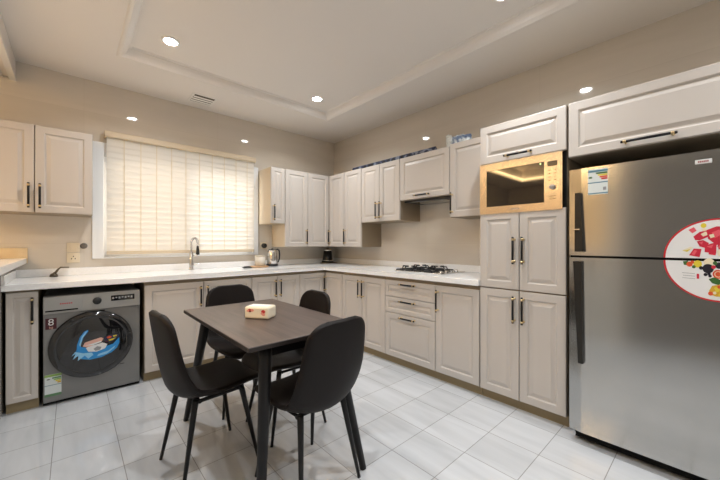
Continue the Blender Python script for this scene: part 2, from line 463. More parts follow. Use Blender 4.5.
def door(root, x, z, w, h, y, handle=None, name='door', fr=None, hl=0.19):
    """front leaf whose back lies on the plane y; handle = (side, end) such as ('R','T')"""
    d = door_mesh(w-2*G, h-2*G, fr=fr).build(name, M_door, root, (x+G, y, z+G))
    if handle:
        s, e = handle; dw, dh = w-2*G, h-2*G
        if s in 'LR':
            hx = 0.028 if s == 'L' else dw-0.028
            hz = dh-0.035-hl/2 if e == 'T' else (0.03+hl/2 if e == 'B' else dh/2)
            handle_mesh(hl, True).build('handle', [M_black, M_brass], d, (hx, -0.02, hz))
        else:
            hz = {'T': dh-0.028, 'B': 0.028}[s]
            handle_mesh(hl, False).build('handle', [M_black, M_brass], d, (dw/2, -0.02, hz))
    return d
ZB, ZTOP = 0.075, 0.853
RW = -PI/2
def base_cab(name, label, loc, rotz, w, fill, plinth=True, group='base cabinets under the white worktop'):
    t = thing(name, label, 'cabinet', loc, rotz, group)
    MB().box(0.001, w-0.001, -0.57, -0.005, ZB, ZTOP, bev=0.001).build('carcass', M_carc, t)
    if plinth: MB().box(0.0005, w-0.0005, -0.547, -0.40, 0, ZB-0.0005).build('plinth', M_plinth, t)
    fill(t); return t
DH = 0.822-ZB
# back wall, left to right
base_cab('base_cabinet', 'narrow single door base cabinet at the left of the washing machine', (-3.262, 0, 0), 0, 0.162,
         lambda t: door(t, 0, ZB, 0.162, DH+0.02, -0.57, ('R', 'T'), fr=0.036))
base_cab('base_cabinet', 'wide two door base cabinet below the tap, at right of the washing machine', (-2.466, 0, 0), 0, 0.942,
         lambda t: (door(t, 0, ZB, 0.471, DH, -0.57, ('R', 'T')), door(t, 0.471, ZB, 0.471, DH, -0.57, ('L', 'T'))))
base_cab('base_cabinet', 'two door base cabinet below the kettle, behind the far end of the table', (-1.524, 0, 0), 0, 0.577,
         lambda t: (door(t, 0, ZB, 0.2885, DH, -0.57, ('R', 'T')), door(t, 0.2885, ZB, 0.2885, DH, -0.57, ('L', 'T'))))
# corner cabinet: an L
t = thing('corner_base_cabinet', 'corner base cabinet with two leaves meeting in the inner corner', 'cabinet', (0, 0, 0), 0, 'base cabinets under the white worktop')
MB().prism([(-0.946, -0.005), (-0.946, -0.57), (-0.57, -0.57), (-0.57, -0.924), (-0.005, -0.924), (-0.005, -0.005)], ZB, ZTOP).build('carcass', M_carc, t)
MB().prism([(-0.946, -0.40), (-0.946, -0.547), (-0.547, -0.547), (-0.547, -0.924), (-0.40, -0.924), (-0.40, -0.40)], 0, ZB-0.0005).build('plinth', M_plinth, t)
door(t, -0.947, ZB, 0.355, DH, -0.57)
dd = door(t, 0, ZB, 0.334, DH, 0, ('L', 'T'), fr=0.05); dd.location = (-0.57, -0.592, ZB+G); dd.rotation_euler = (0, 0, RW)
# right wall, from the corner towards the camera
base_cab('base_cabinet', 'two door base cabinet between the corner and the drawers', (0, -0.926, 0), RW, 0.685,
         lambda t: (door(t, 0, ZB, 0.3425, DH, -0.57, ('R', 'T')), door(t, 0.3425, ZB, 0.3425, DH, -0.57, ('L', 'T'))))
def drawers(t):
    door(t, 0, 0.660, 0.594, 0.162, -0.57, ('T', ''), 'drawer', fr=0.042)
    door(t, 0, 0.503, 0.594, 0.157, -0.57, ('T', ''), 'drawer', fr=0.042)
    door(t, 0, ZB, 0.594, 0.428, -0.57, ('T', ''), 'drawer')
base_cab('drawer_cabinet', 'three drawer base cabinet under the gas hob', (0, -1.612, 0), RW, 0.594, drawers)
base_cab('base_cabinet', 'single door base cabinet between the drawers and the tall oven unit', (0, -2.207, 0), RW, 0.408,
         lambda t: door(t, 0, ZB, 0.404, DH, -0.57, ('L', 'T')))

# tall unit with an oven niche
TW = 0.580; TD = 0.575
t = thing('tall_cabinet', 'tall four door cabinet housing the built-in microwave beside the fridge', 'cabinet', (0, -2.618, 0), RW)
b = MB()
b.box(0.001, TW-0.001, -TD, -0.005, ZB, 1.40); b.box(0.001, TW-0.001, -TD, -0.005, 1.782, 2.062)
b.box(0.001, 0.016, -TD, -0.005, 1.40, 1.782); b.box(TW-0.016, TW-0.001, -TD, -0.005, 1.40, 1.782); b.box(0.016, TW-0.016, -0.02, -0.005, 1.40, 1.782)
b.build('carcass', M_carc, t)
MB().box(0.0005, TW-0.0005, -0.547, -0.40, 0, ZB-0.0005).build('plinth', M_plinth, t)
door(t, 0, ZB, 0.29, 0.848-ZB, -TD, ('R', 'T')); door(t, 0.29, ZB, 0.29, 0.848-ZB, -TD, ('L', 'T'))
door(t, 0, 0.852, 0.29, 0.562, -TD, ('R', 'M')); door(t, 0.29, 0.852, 0.29, 0.562, -TD, ('L', 'M'))
door(t, 0, 1.777, TW, 0.286, -TD, ('B', ''), 'flap_door')
for d_ in t.children:
    if d_.name.startswith('door') and d_.location.z > 0.8:
        for h_ in d_.children: h_.location.z = 0.278

# wall units
def wall_cab(label, loc, rotz, w, h, fill, depth=0.33, name='wall_cabinet', sidem=M_carc, group='wall cabinets hung round the kitchen'):
    t = thing(name, label, 'cabinet', loc, rotz, group)
    MB().box(0.001, w-0.001, -depth, 0, 0, h, bev=0.001).build('carcass', sidem, t)
    fill(t, w, h, -depth); return t
def two(t, w, h, y): door(t, 0, 0, w/2, h, y, ('R', 'B')); door(t, w/2, 0, w/2, h, y, ('L', 'B'))
def one(s):
    return lambda t, w, h, y: door(t, 0, 0, w, h, y, (s, 'B') if s else None)
wall_cab('two door wall cabinet at the left of the blind, above the hatch counter', (-3.478, 0, 1.418), 0, 0.686, 0.672, two)
wall_cab('short single door wall cabinet with a cream side, right next to the blind', (-1.190, 0, 1.416), 0, 0.183, 0.664, one('L'), sidem=M_cside)
wall_cab('long wall cabinet on the window wall above the kettle, right of the cream sided one', (-1.005, 0, 1.135), 0, 0.322, 0.947, one('R'), sidem=M_cside)
# L shaped corner wall unit
t = thing('corner_wall_cabinet', 'long corner wall cabinet whose two leaves meet above the black grinder', 'cabinet', (0, 0, 1.135), 0, 'wall cabinets hung round the kitchen')
MB().prism([(-0.682, 0), (-0.682, -0.33), (-0.33, -0.33), (-0.33, -0.666), (0, -0.666), (0, 0)], 0, 0.947).build('carcass', M_carc, t)
door(t, -0.683, 0, 0.332, 0.947, -0.33, None)
dd = door(t, 0, 0, 0.316, 0.947, 0, ('L', 'B')); dd.location = (-0.33, -0.351, G); dd.rotation_euler = (0, 0, RW)
wall_cab('long single door wall cabinet on the hob wall, first after the corner unit', (0, -0.668, 1.135), RW, 0.321, 0.947, one('L'))
wall_cab('two door wall cabinet between the long cabinets and the hood flap', (0, -0.991, 1.425), RW, 0.604, 0.650, two)
wall_cab('wide flap door wall cabinet over the gas hob, shorter than its neighbours', (0, -1.597, 1.628), RW, 0.598, 0.447,
         lambda t, w, h, y: door(t, 0, 0, w, h, y, ('B', '')))
wall_cab('single door wall cabinet between the hood flap and the tall oven unit', (0, -2.197, 1.418), RW, 0.418, 0.672, one('L'))
wall_cab('wide deep flap door cabinet above the fridge', (0, -3.206, 1.722), RW, 0.76, 0.343,
         lambda t, w, h, y: door(t, 0, 0, w, h, y, ('B', ''), 'flap_door', hl=0.23), depth=TD)
hd = thing('extractor_hood', 'thin dark slide-out extractor under the wide flap cabinet over the hob', 'extractor hood', (0, -1.60, 1.628), RW)
MB().box(0.02, 0.575, -0.30, -0.01, -0.020, -0.0005, bev=0.003).build('body', M_blackplastic, hd)
MB().box(0.10, 0.50, -0.27, -0.06, -0.024, -0.0195).build('filter', M_steel, hd)

# ------------------------------------------------------------------ worktops
wt = thing('worktop', 'white quartz worktop running round the corner along both walls', 'worktop', (0, 0, 0.855))
b = MB()
b.prism([(-3.279, -0.001), (-3.279, -0.6185), (-0.6185, -0.6185), (-0.6185, -2.612), (-0.001, -2.612), (-0.001, -0.001)], 0.0, 0.045)
es = [e for e in b.bm.edges if abs(e.verts[0].co.z-e.verts[1].co.z) < 1e-6]
bmesh.ops.bevel(b.bm, geom=es, offset=0.004, segments=2, profile=0.5, affect='EDGES')
b.build('slab', M_quartz, wt)
b = MB()
b.box(-3.279, -0.021, -0.020, -0.001, 0.045, 0.110, bev=0.002)
b.build('upstand', M_quartz, wt)
MB().box(-0.020, -0.001, -2.612, -0.001, 0.045, 0.110, bev=0.002).build('upstand', M_quartz, wt)
MB().box(-3.279, -3.260, -0.6185, -0.0205, 0.045, 0.108, bev=0.002).build('upstand', M_quartz, wt)

bar = thing('hatch_counter', 'raised white counter slab on the low left wall, above the main worktop', 'counter', (0, 0, 1.016))
MB().box(-3.62, -3.20, HY+0.01, -0.0215, 0, 0.044, bev=0.004).build('slab', M_quartz, bar)
MB().box(-3.62, -3.194, -0.021, -0.001, 0.0, 0.128, bev=0.002).build('upstand', M_marble, bar)

# ------------------------------------------------------------------ built-in microwave
mw = thing('microwave', 'built-in microwave with steel frame tinted as if warmly lit in the tall cabinet', 'microwave', (0, -2.618, 1.4015), RW)
MB().box(0.03, TW-0.03, -TD, -0.03, 0.004, 0.37).build('body', M_blackplastic, mw)
b = MB(); fy = -0.600; by = -0.577
for x0, x1, z0, z1 in ((0.004, TW-0.022, 0.0, 0.052), (0.004, TW-0.022, 0.322, 0.373), (0.004, 0.056, 0.052, 0.322), (0.452, TW-0.022, 0.052, 0.322)):
    b.box(x0, x1, fy, by, z0, z1)
b.box(0.004, TW-0.022, by-0.003, by, 0.0, 0.373)
b.build('frame', M_steel2, mw)
MB().box(TW-0.022, TW-0.003, by-0.004, by, 0.0, 0.373).build('side_strip', M_dark, mw)
MB().box(0.056, 0.452, fy+0.004, by-0.002, 0.052, 0.322, bev=0.001).build('glass_door', M_glassblack, mw)
cp = MB().box(0.466, 0.548, fy-0.0015, fy, 0.045, 0.332).build('control_panel', M_steel2, mw)
MB().box(0.472, 0.530, fy-0.0025, fy-0.001, 0.285, 0.318).build('display', M_glassblack, cp)
MB().lathe([(0, -0.020), (0.014, -0.020), (0.016, -0.017), (0.017, 0.0), (0, 0)], 24, (0.503, fy-0.001, 0.148), 'y').build('knob', M_chrome, cp)
M_mwp = flat('mw_print', 92, 74, 52)
for xs in ((0.478, 0.492), (0.512, 0.526)):
    b = MB()
    for k in range(4): b.box(xs[0], xs[1], fy-0.0022, fy-0.001, 0.258-0.022*k, 0.262-0.022*k)
    b.build('button_column', M_mwp, cp)
b = MB()
for k in range(2): b.box(0.482, 0.522, fy-0.0022, fy-0.001, 0.088-0.018*k, 0.091-0.018*k)
b.build('panel_print', M_mwp, cp)
MB().disc(0.428, 0.312, 0.006, fy+0.003, rz=0.004).build('indicator', M_green, mw)
MB().box(0.235, 0.295, fy-0.0008, fy, 0.022, 0.029).build('badge', P_grey, mw)

# ------------------------------------------------------------------ fridge
FX = -0.70
fr = thing('fridge', 'tall stainless steel two door fridge with round fruit sticker', 'fridge', (0, -3.238, 0), RW)
FW = 0.875
MB().box(0.008, FW-0.008, -0.625, -0.03, 0.03, 1.605, bev=0.006).build('body', mat('dark_grey_body', srgb(58, 57, 56), 0.5), fr)
MB().box(0.02, FW-0.02, -0.64, -0.60, 0.012, 0.055).build('kick_grille', M_dark, fr)
for xx in (0.06, FW-0.06):
    for yy in (-0.58, -0.10): MB().lathe([(0, 0), (0.022, 0), (0.022, 0.006), (0.014, 0.010), (0.014, 0.032), (0, 0.032)], 16, (xx, yy, 0)).build('foot', M_blackplastic, fr)
def fdoor(name, z0, z1):
    b = MB(); n = 14
    # softly bowed front
    pts = [(0.0, -0.628)]
    for k in range(n+1):
        u = k/n; x = u*FW
        e = min(u, 1-u)*FW
        y = -0.700 + (0.012*(1-min(e, 0.012)/0.012)**2 if e < 0.012 else 0)
        pts.append((x, y))
    pts.append((FW, -0.628))
    b.prism(pts, z0, z1)
    return b.build(name, M_steel, fr)
ud = fdoor('upper_door', 1.112, 1.622); ldr = fdoor('lower_door', 0.072, 1.100)
MB().box(0.006, FW-0.006, -0.685, -0.628, 1.100, 1.112).build('door_gap_seal', M_dark, fr)
def fhandle(parent, za, zb, wa, wb, xa, xb):
    b = MB()
    lo = [(xa, -0.700), (xa+wa, -0.700), (xa+wa-0.002, -0.728), (xa+0.004, -0.728)]
    hi = [(xb, -0.700), (xb+wb, -0.700), (xb+wb-0.002, -0.728), (xb+0.004, -0.728)]
    A = [b.bm.verts.new((p[0], p[1], za)) for p in lo]; B = [b.bm.verts.new((p[0], p[1], zb)) for p in hi]
    b.bm.faces.new(A[::-1]); b.bm.faces.new(B)
    for k in range(4): b.bm.faces.new((A[k], A[(k+1) % 4], B[(k+1) % 4], B[k]))
    return b.build('handle', mat('dark_handle', srgb(52, 50, 47), 0.32, 0.6), parent)
h1 = fhandle(ud, 1.135, 1.478, 0.050, 0.032, 0.033, 0.035)
MB().box(0.034, 0.062, -0.7295, -0.728, 1.262, 1.268).build('band', M_chrome, h1)
fhandle(ldr, 0.485, 1.078, 0.030, 0.046, 0.050, 0.026)
# fruit sticker, split by the door gap; local x to the right, z up
SX, SZ, SR = 0.604, 1.106, 0.188
def px(cx, cy): return (SX-SR+(cx-105)*0.00080, 1.106-(cy-258)*0.00102)
def half(parent, a0, a1, zlim, prints):
    b = MB(); y = -0.7006
    b.disc(SX, zlim, SR, y, 0, 40, a0=a0, a1=a1)
    b.disc(SX, zlim, SR-0.0075, y-0.0003, 1, 40, a0=a0, a1=a1)
    for k, (kind, mi, *q) in enumerate(prints):
        yy = y-0.0006-0.00002*k
        if kind == 'c': (cx, cz) = px(q[0], q[1]); b.disc(cx, cz, q[2]*0.00080, yy, mi, 20, rz=q[2]*0.00095)
        else: b.face([(px(*p)[0], yy, px(*p)[1]) for p in q[0]], mi)
    return b.build('fruit_sticker', [M_red, M_wprint, P_melon, P_melon2, P_yel, P_blk, P_or, P_grn, P_pasta, P_crm, P_grey], parent)
half(ud, 0, PI, 1.1125, [
    ('p', 3, [(215, 118), (238, 105), (250, 122), (232, 134)]), ('c', 4, 278, 99, 12),
    ('p', 2, [(236, 150), (262, 128), (290, 122), (300, 150), (262, 168), (244, 166)]), ('p', 9, [(266, 138), (288, 126), (296, 142), (276, 150)]),
    ('p', 2, [(290, 120), (330, 104), (395, 110), (392, 150), (330, 190), (296, 160)]), ('p', 3, [(310, 132), (340, 118), (352, 140), (322, 158)]),
    ('p', 2, [(284, 190), (330, 176), (328, 228), (282, 222)]), ('p', 3, [(290, 196), (318, 186), (310, 204)]),
    ('p', 2, [(330, 160), (420, 150), (430, 200), (340, 226)]), ('p', 3, [(350, 170), (390, 162), (380, 184)]),
    ('p', 2, [(250, 172), (276, 166), (300, 180), (288, 204), (262, 196)]), ('p', 3, [(258, 178), (276, 172), (272, 188)]),
    ('p', 9, [(300, 142), (318, 138), (322, 152), (306, 158)]), ('p', 3, [(330, 196), (352, 186), (350, 206)]), ('p', 2, [(300, 208), (328, 214), (326, 236), (298, 232)]), ('p', 9, [(268, 118), (280, 110), (292, 118), (280, 126)]),
    ('p', 2, [(218, 238), (238, 206), (270, 208), (262, 246)]), ('p', 3, [(228, 232), (242, 212), (252, 216), (240, 238)]),
    ('p', 9, [(190, 214), (222, 198), (236, 202), (212, 220)]), ('p', 9, [(330, 216), (344, 206), (348, 236), (336, 240)]), ('p', 4, [(188, 216), (206, 214), (226, 208), (210, 222)])])
half(ldr, PI, 2*PI, 1.0995, [
    ('p', 7, [(192, 268), (214, 264), (212, 286), (196, 284)]), ('c', 6, 220, 280, 13), ('c', 4, 254, 278, 18), ('c', 9, 300, 271, 22), ('c', 5, 296, 298, 23), ('c', 5, 340, 282, 16),
    ('c', 5, 286, 326, 8), ('c', 5, 304, 332, 7), ('c', 6, 336, 322, 22), ('c', 9, 336, 322, 15), ('c', 6, 336, 322, 12),
    ('p', 7, [(298, 346), (322, 336), (350, 350), (340, 372), (312, 364)]), ('p', 8, [(300, 400), (312, 376), (352, 366), (400, 370), (420, 400), (380, 420), (330, 424), (302, 416)]),
    ('c', 5, 268, 296, 9), ('c', 7, 238, 292, 8), ('c', 6, 232, 270, 8), ('c', 2, 318, 290, 9), ('c', 7, 324, 272, 9), ('c', 5, 300, 322, 7), ('c', 4, 330, 392, 12), ('c', 6, 340, 380, 8), ('c', 8, 316, 396, 9), ('c', 4, 346, 416, 9), ('c', 9, 322, 408, 7), ('c', 6, 306, 412, 10), ('c', 4, 356, 404, 13), ('c', 6, 380, 330, 20), ('c', 7, 380, 360, 16),
    ('p', 2, [(250, 324), (260, 324), (260, 347), (250, 347)]),
    ('p', 10, [(188, 321), (242, 323), (242, 325), (188, 323)]), ('p', 10, [(192, 333), (242, 335), (242, 337), (192, 335)]), ('p', 10, [(190, 345), (244, 347), (244, 349), (190, 347)])])
# energy label and small badge on the upper door
b = MB(); y = -0.7006; x0, x1, z0, z1 = 0.097, 0.190, 1.462, 1.608
b.face([(x0, y, z0), (x1, y, z0), (x1, y, z1), (x0, y, z1)], 0)
def r4(b, xa, xb, za, zb, mi, yy): b.face([(xa, yy, za), (xb, yy, za), (xb, yy, zb), (xa, yy, zb)], mi)
r4(b, x0, x1, 1.590, 1.601, 1, y-0.0003); r4(b, x0, x1, 1.527, 1.533, 1, y-0.0003); r4(b, x0, x1, 1.466, 1.472, 1, y-0.0003)
for k, (mi, w_) in enumerate(((2, 0.055), (3, 0.046), (4, 0.038), (5, 0.030))): r4(b, x1-w_, x1-0.002, 1.578-0.011*k, 1.587-0.011*k, mi, y-0.0003)
r4(b, x0+0.004, x0+0.020, 1.556, 1.566, 2, y-0.0003); r4(b, x1-0.022, x1-0.008, 1.484, 1.502, 6, y-0.0003)
b.build('energy_label', [P_pale, P_teal, P_grn, P_yel, P_or, M_red, P_grey], ud)
bd = MB().box(0.526, 0.582, -0.7035, -0.700, 1.562, 1.582, bev=0.001).build('badge', M_wprint, ud)
b = MB()
for k in range(6): b.box(0.5365+0.006*k, 0.5405+0.006*k, -0.7042, -0.7034, 1.568, 1.576)
b.build('badge_lettering', flat('dark_red_print', 150, 44, 56), bd)

# ------------------------------------------------------------------ washing machine
wm = thing('washing_machine', 'silver grey front loading washing machine under the left worktop', 'washing machine', (-2.788, 0, 0))
hw = 0.290
MB().box(-hw, hw, -0.585, -0.06, 0.022, 0.795, bev=0.006).build('body', M_silver, wm)
for xx in (-hw+0.05, hw-0.05):
    for yy in (-0.53, -0.12): MB().lathe([(0, 0), (0.02, 0), (0.02, 0.010), (0.010, 0.014), (0.010, 0.024), (0, 0.024)], 16, (xx, yy, 0)).build('foot', M_blackplastic, wm)
MB().box(-hw, hw, -0.575, -0.50, 0.008, 0.0215).build('plinth_strip', M_dark, wm)
cp = MB().box(-hw+0.001, hw-0.001, -0.600, -0.584, 0.668, 0.793, bev=0.003).build('control_panel', M_silver_l, wm)
MB().box(-hw+0.004, -0.075, -0.6035, -0.5995, 0.684, 0.789, bev=0.002).build('detergent_drawer', M_silver_l, wm)
dr = MB().box(-hw+0.012, -0.100, -0.6045, -0.603, 0.684, 0.694).build('drawer_pull', M_dark, cp)
MB().lathe([(0, -0.024), (0.022, -0.024), (0.026, -0.020), (0.028, 0), (0, 0)], 32, (0.012, -0.600, 0.735), 'y').build('program_knob', M_blackplastic, cp)
MB().box(0.098, 0.252, -0.6015, -0.5995, 0.722, 0.765, bev=0.001).build('display', M_glassblack, cp)
b = MB()
for k in range(7): b.box(0.106+0.020*k, 0.118+0.020*k, -0.6022, -0.6012, 0.736+0.006*(k % 2), 0.752)
b.build('display_marks', P_grey, cp)
b = MB()
for k in range(6): b.box(-0.200+0.012*k, -0.192+0.012*k, -0.6042, -0.6034, 0.733, 0.741)
b.build('drawer_lettering', M_red, cp)
MB().box(-0.06, 0.06, -0.589, -0.5845, 0.648, 0.656).build('panel_groove', M_dark, wm)
# round door
DX, DZ = -0.012, 0.405
dg = MB().lathe([(0.252, -0.585), (0.254, -0.600), (0.246, -0.622), (0.225, -0.634), (0.205, -0.630)], 56, (DX, 0, DZ), 'y').build('porthole_door', M_glassblack, wm)
MB().lathe([(0.206, -0.630), (0.196, -0.632), (0.15, -0.637), (0.08, -0.641), (0, -0.642)], 56, (DX, 0, DZ), 'y').build('glass', M_glassblack, dg)
MB().box(DX+0.215, DX+0.238, -0.640, -0.628, DZ-0.05, DZ+0.05, bev=0.003).build('door_grip', M_blackplastic, dg)
b = MB(); y = -0.6445
def swirl(pts, mi, dy):
    b.face([(DX+p[0], y-dy, DZ+p[1]) for p in pts], mi)
swirl([(-0.110, -0.045), (-0.085, 0.005), (-0.02, -0.02), (0.05, -0.03), (0.12, -0.015), (0.158, 0.030), (0.160, -0.010), (0.145, -0.050), (0.11, -0.080), (0.05, -0.103), (-0.02, -0.108), (-0.07, -0.092)], 0, 0.0)
swirl([(-0.055, 0.110), (-0.032, 0.122), (-0.030, 0.108), (-0.058, 0.070), (-0.074, 0.010), (-0.070, -0.035), (-0.098, -0.035), (-0.094, 0.020), (-0.078, 0.075)], 0, 0.0003)
swirl([(-0.046, 0.108), (-0.036, 0.112), (-0.064, 0.060), (-0.076, 0.000), (-0.082, 0.020), (-0.068, 0.075)], 1, 0.0006)
swirl([(-0.125, -0.060), (-0.100, -0.042), (-0.118, -0.085), (-0.085, -0.060), (-0.090, -0.100), (-0.050, -0.070), (-0.030, -0.098), (0.0, -0.075), (-0.01, -0.055), (-0.06, -0.050), (-0.105, -0.030)], 1, 0.0006)
swirl([(0.02, -0.092), (0.08, -0.085), (0.125, -0.050), (0.150, -0.005), (0.135, -0.030), (0.09, -0.062), (0.03, -0.075)], 1, 0.0007)
swirl([(-0.062, 0.000), (-0.050, 0.028), (-0.010, 0.038), (0.045, 0.050), (0.060, 0.040), (0.050, 0.018), (0.01, 0.004), (-0.03, -0.012)], 2, 0.0009)
swirl([(-0.050, 0.004), (-0.010, 0.012), (0.045, 0.024), (0.048, 0.014), (0.0, 0.000)], 3, 0.0012)
swirl([(-0.045, -0.012), (0.0, -0.002), (0.055, 0.008), (0.085, -0.010), (0.070, -0.040), (0.02, -0.055), (-0.03, -0.045)], 3, 0.0010)
swirl([(0.0, -0.030), (0.022, -0.014), (0.048, -0.024), (0.040, -0.044), (0.012, -0.048)], 8, 0.0013)
swirl([(0.062, 0.046), (0.10, 0.060), (0.150, 0.056), (0.160, 0.034), (0.125, 0.012), (0.085, 0.004), (0.066, 0.020)], 4, 0.0010)
swirl([(0.080, 0.044), (0.098, 0.052), (0.112, 0.042), (0.100, 0.032), (0.084, 0.034)], 5, 0.0014); swirl([(0.118, 0.050), (0.140, 0.052), (0.144, 0.042), (0.122, 0.038)], 6, 0.0014)
swirl([(0.090, 0.022), (0.122, 0.028), (0.138, 0.032), (0.118, 0.016), (0.096, 0.012)], 6, 0.0014); swirl([(0.070, 0.018), (0.088, 0.016), (0.090, 0.006), (0.076, 0.004)], 7, 0.0014)
b.build('picture_sticker', [P_blue, P_lblue, P_skin, M_wprint, P_navy, P_or, P_yel, P_maroon, P_grey], dg)
b = MB(); b.face([(-hw+0.012, -0.5858, 0.555), (-hw+0.072, -0.5858, 0.555), (-hw+0.072, -0.5858, 0.635), (-hw+0.012, -0.5858, 0.635)], 0)
nl = b.build('capacity_label', P_maroon, wm)
def text_mesh(name, body, size, parent, loc, m, rotz=0):
    cu = bpy.data.curves.new(name, 'FONT'); cu.body = body; cu.size = size; cu.align_x = 'CENTER'; cu.align_y = 'CENTER'; cu.extrude = 0.0003
    ob = bpy.data.objects.new(name, cu); COL.objects.link(ob)
    dg_ = bpy.context.evaluated_depsgraph_get(); dg_.update()
    me = bpy.data.meshes.new_from_object(ob.evaluated_get(dg_)); bpy.data.objects.remove(ob); bpy.data.curves.remove(cu)
    me.materials.clear(); me.materials.append(m)
    o = bpy.data.objects.new(name, me); COL.objects.link(o); o.parent = parent; o.location = loc; o.rotation_euler = (PI/2, 0, rotz)
    return o
text_mesh('number', '8', 0.068, nl, (-hw+0.042, -0.5862, 0.604), M_wprint)
text_mesh('unit_text', 'kg', 0.024, nl, (-hw+0.042, -0.5862, 0.568), P_skin)
b = MB(); y = -0.5858; x0, x1 = -hw+0.008, -hw+0.098
r4(b, x0, x1, 0.072, 0.225, 0, y); r4(b, x0, x1, 0.208, 0.224, 1, y-0.0003); r4(b, x0, x1, 0.145, 0.149, 2, y-0.0003); r4(b, x0, x1, 0.066, 0.084, 3, y-0.0003)
for k, (mi, w_) in enumerate(((3, 0.050), (1, 0.042), (4, 0.032), (5, 0.022))): r4(b, x1-w_, x1-0.002, 0.192-0.012*k, 0.202-0.012*k, mi, y-0.0003)
r4(b, x0+0.012, x0+0.028, 0.188, 0.194, 6, y-0.0003)
b.build('energy_label', [P_pale, P_pgreen, P_teal, flat('dark_green_print', 96, 140, 96), P_yel, P_pasta, P_blk], wm)
MB().box(0.155, 0.185, -0.5862, -0.585, 0.20, 0.204).build('filter_mark', M_dark, wm)

# ------------------------------------------------------------------ dining table
TZ = 0.75
tb = thing('dining_table', 'dark wood dining table with splayed black legs in the middle of the kitchen', 'table', (-2.070, -2.025, 0))
b = MB(); b.box(-0.313, 0.313, -0.515, 0.515, TZ-0.022, TZ, 0, bev=0.004)
for f in b.bm.faces:
    if f.normal.z < 0.5: f.material_index = 1
b.build('tabletop', [M_table, M_tedge], tb)
b = MB()
for s in (-1, 1):
    b.box(-0.22, 0.22, s*0.43-0.012, s*0.43+0.012, 0.668, TZ-0.022); b.box(s*0.21-0.012, s*0.21+0.012, -0.43, 0.43, 0.668, TZ-0.022)
b.build('apron', M_black, tb)
for sx in (-1, 1):
    for sy in (-1, 1):
        lo = (sx*0.285, sy*0.565, 0.0)
        MB().tube([(sx*0.195, sy*0.425, TZ-0.022), (sx*0.20, sy*0.435, 0.66), lo], [0.030, 0.030, 0.017], 20).build('leg', M_black, tb)

# ------------------------------------------------------------------ chairs
def shell_surface():
    """mid surface rows: (y, z, halfwidth, bowl, normal) along the profile from seat front to back top"""
    ctrl = [(0.235, 0.402), (0.215, 0.420), (0.16, 0.428), (0.08, 0.421), (0.0, 0.412), (-0.08, 0.406), (-0.145, 0.414), (-0.186, 0.446), (-0.206, 0.50), (-0.220, 0.58), (-0.233, 0.67), (-0.245, 0.75), (-0.254, 0.81), (-0.258, 0.835)]
    # Catmull-Rom resample
    pts = []
    for i in range(len(ctrl)-1):
        p0, p1, p2, p3 = ctrl[max(i-1, 0)], ctrl[i], ctrl[i+1], ctrl[min(i+2, len(ctrl)-1)]
        for k in range(6):
            t = k/6
            pts.append(tuple(0.5*((2*p1[j])+(-p0[j]+p2[j])*t+(2*p0[j]-5*p1[j]+4*p2[j]-p3[j])*t*t+(-p0[j]+3*p1[j]-3*p2[j]+p3[j])*t**3) for j in (0, 1)))
    pts.append(ctrl[-1])
    ln = [0]
    for a, b_ in zip(pts, pts[1:]): ln.append(ln[-1]+math.hypot(b_[0]-a[0], b_[1]-a[1]))
    T = ln[-1]
    rows = []
    for i, (y, z) in enumerate(pts):
        a = pts[max(i-1, 0)]; b_ = pts[min(i+1, len(pts)-1)]
        ty, tz = b_[0]-a[0], b_[1]-a[1]; l = math.hypot(ty, tz); ny, nz = tz/l, -ty/l      # towards the sitter
        s = ln[i]; u = s/T
        wd = 0.192+0.012*math.sin(PI*min(1, max(0, u)))-0.026*max(0, (u-0.55)/0.45)**1.5
        e0, e1, r0, r1 = s, T-s, 0.10, 0.080
        if e0 < r0: wd -= r0-math.sqrt(max(0, r0*r0-(r0-e0)**2))
        if e1 < r1: wd -= r1-math.sqrt(max(0, r1*r1-(r1-e1)**2))
        bowl = 0.028+0.040*math.exp(-((u-0.50)/0.16)**2)
        rows.append((y, z, wd, bowl, ny, nz))
    return rows
ROWS = shell_surface()
FOLD = 38
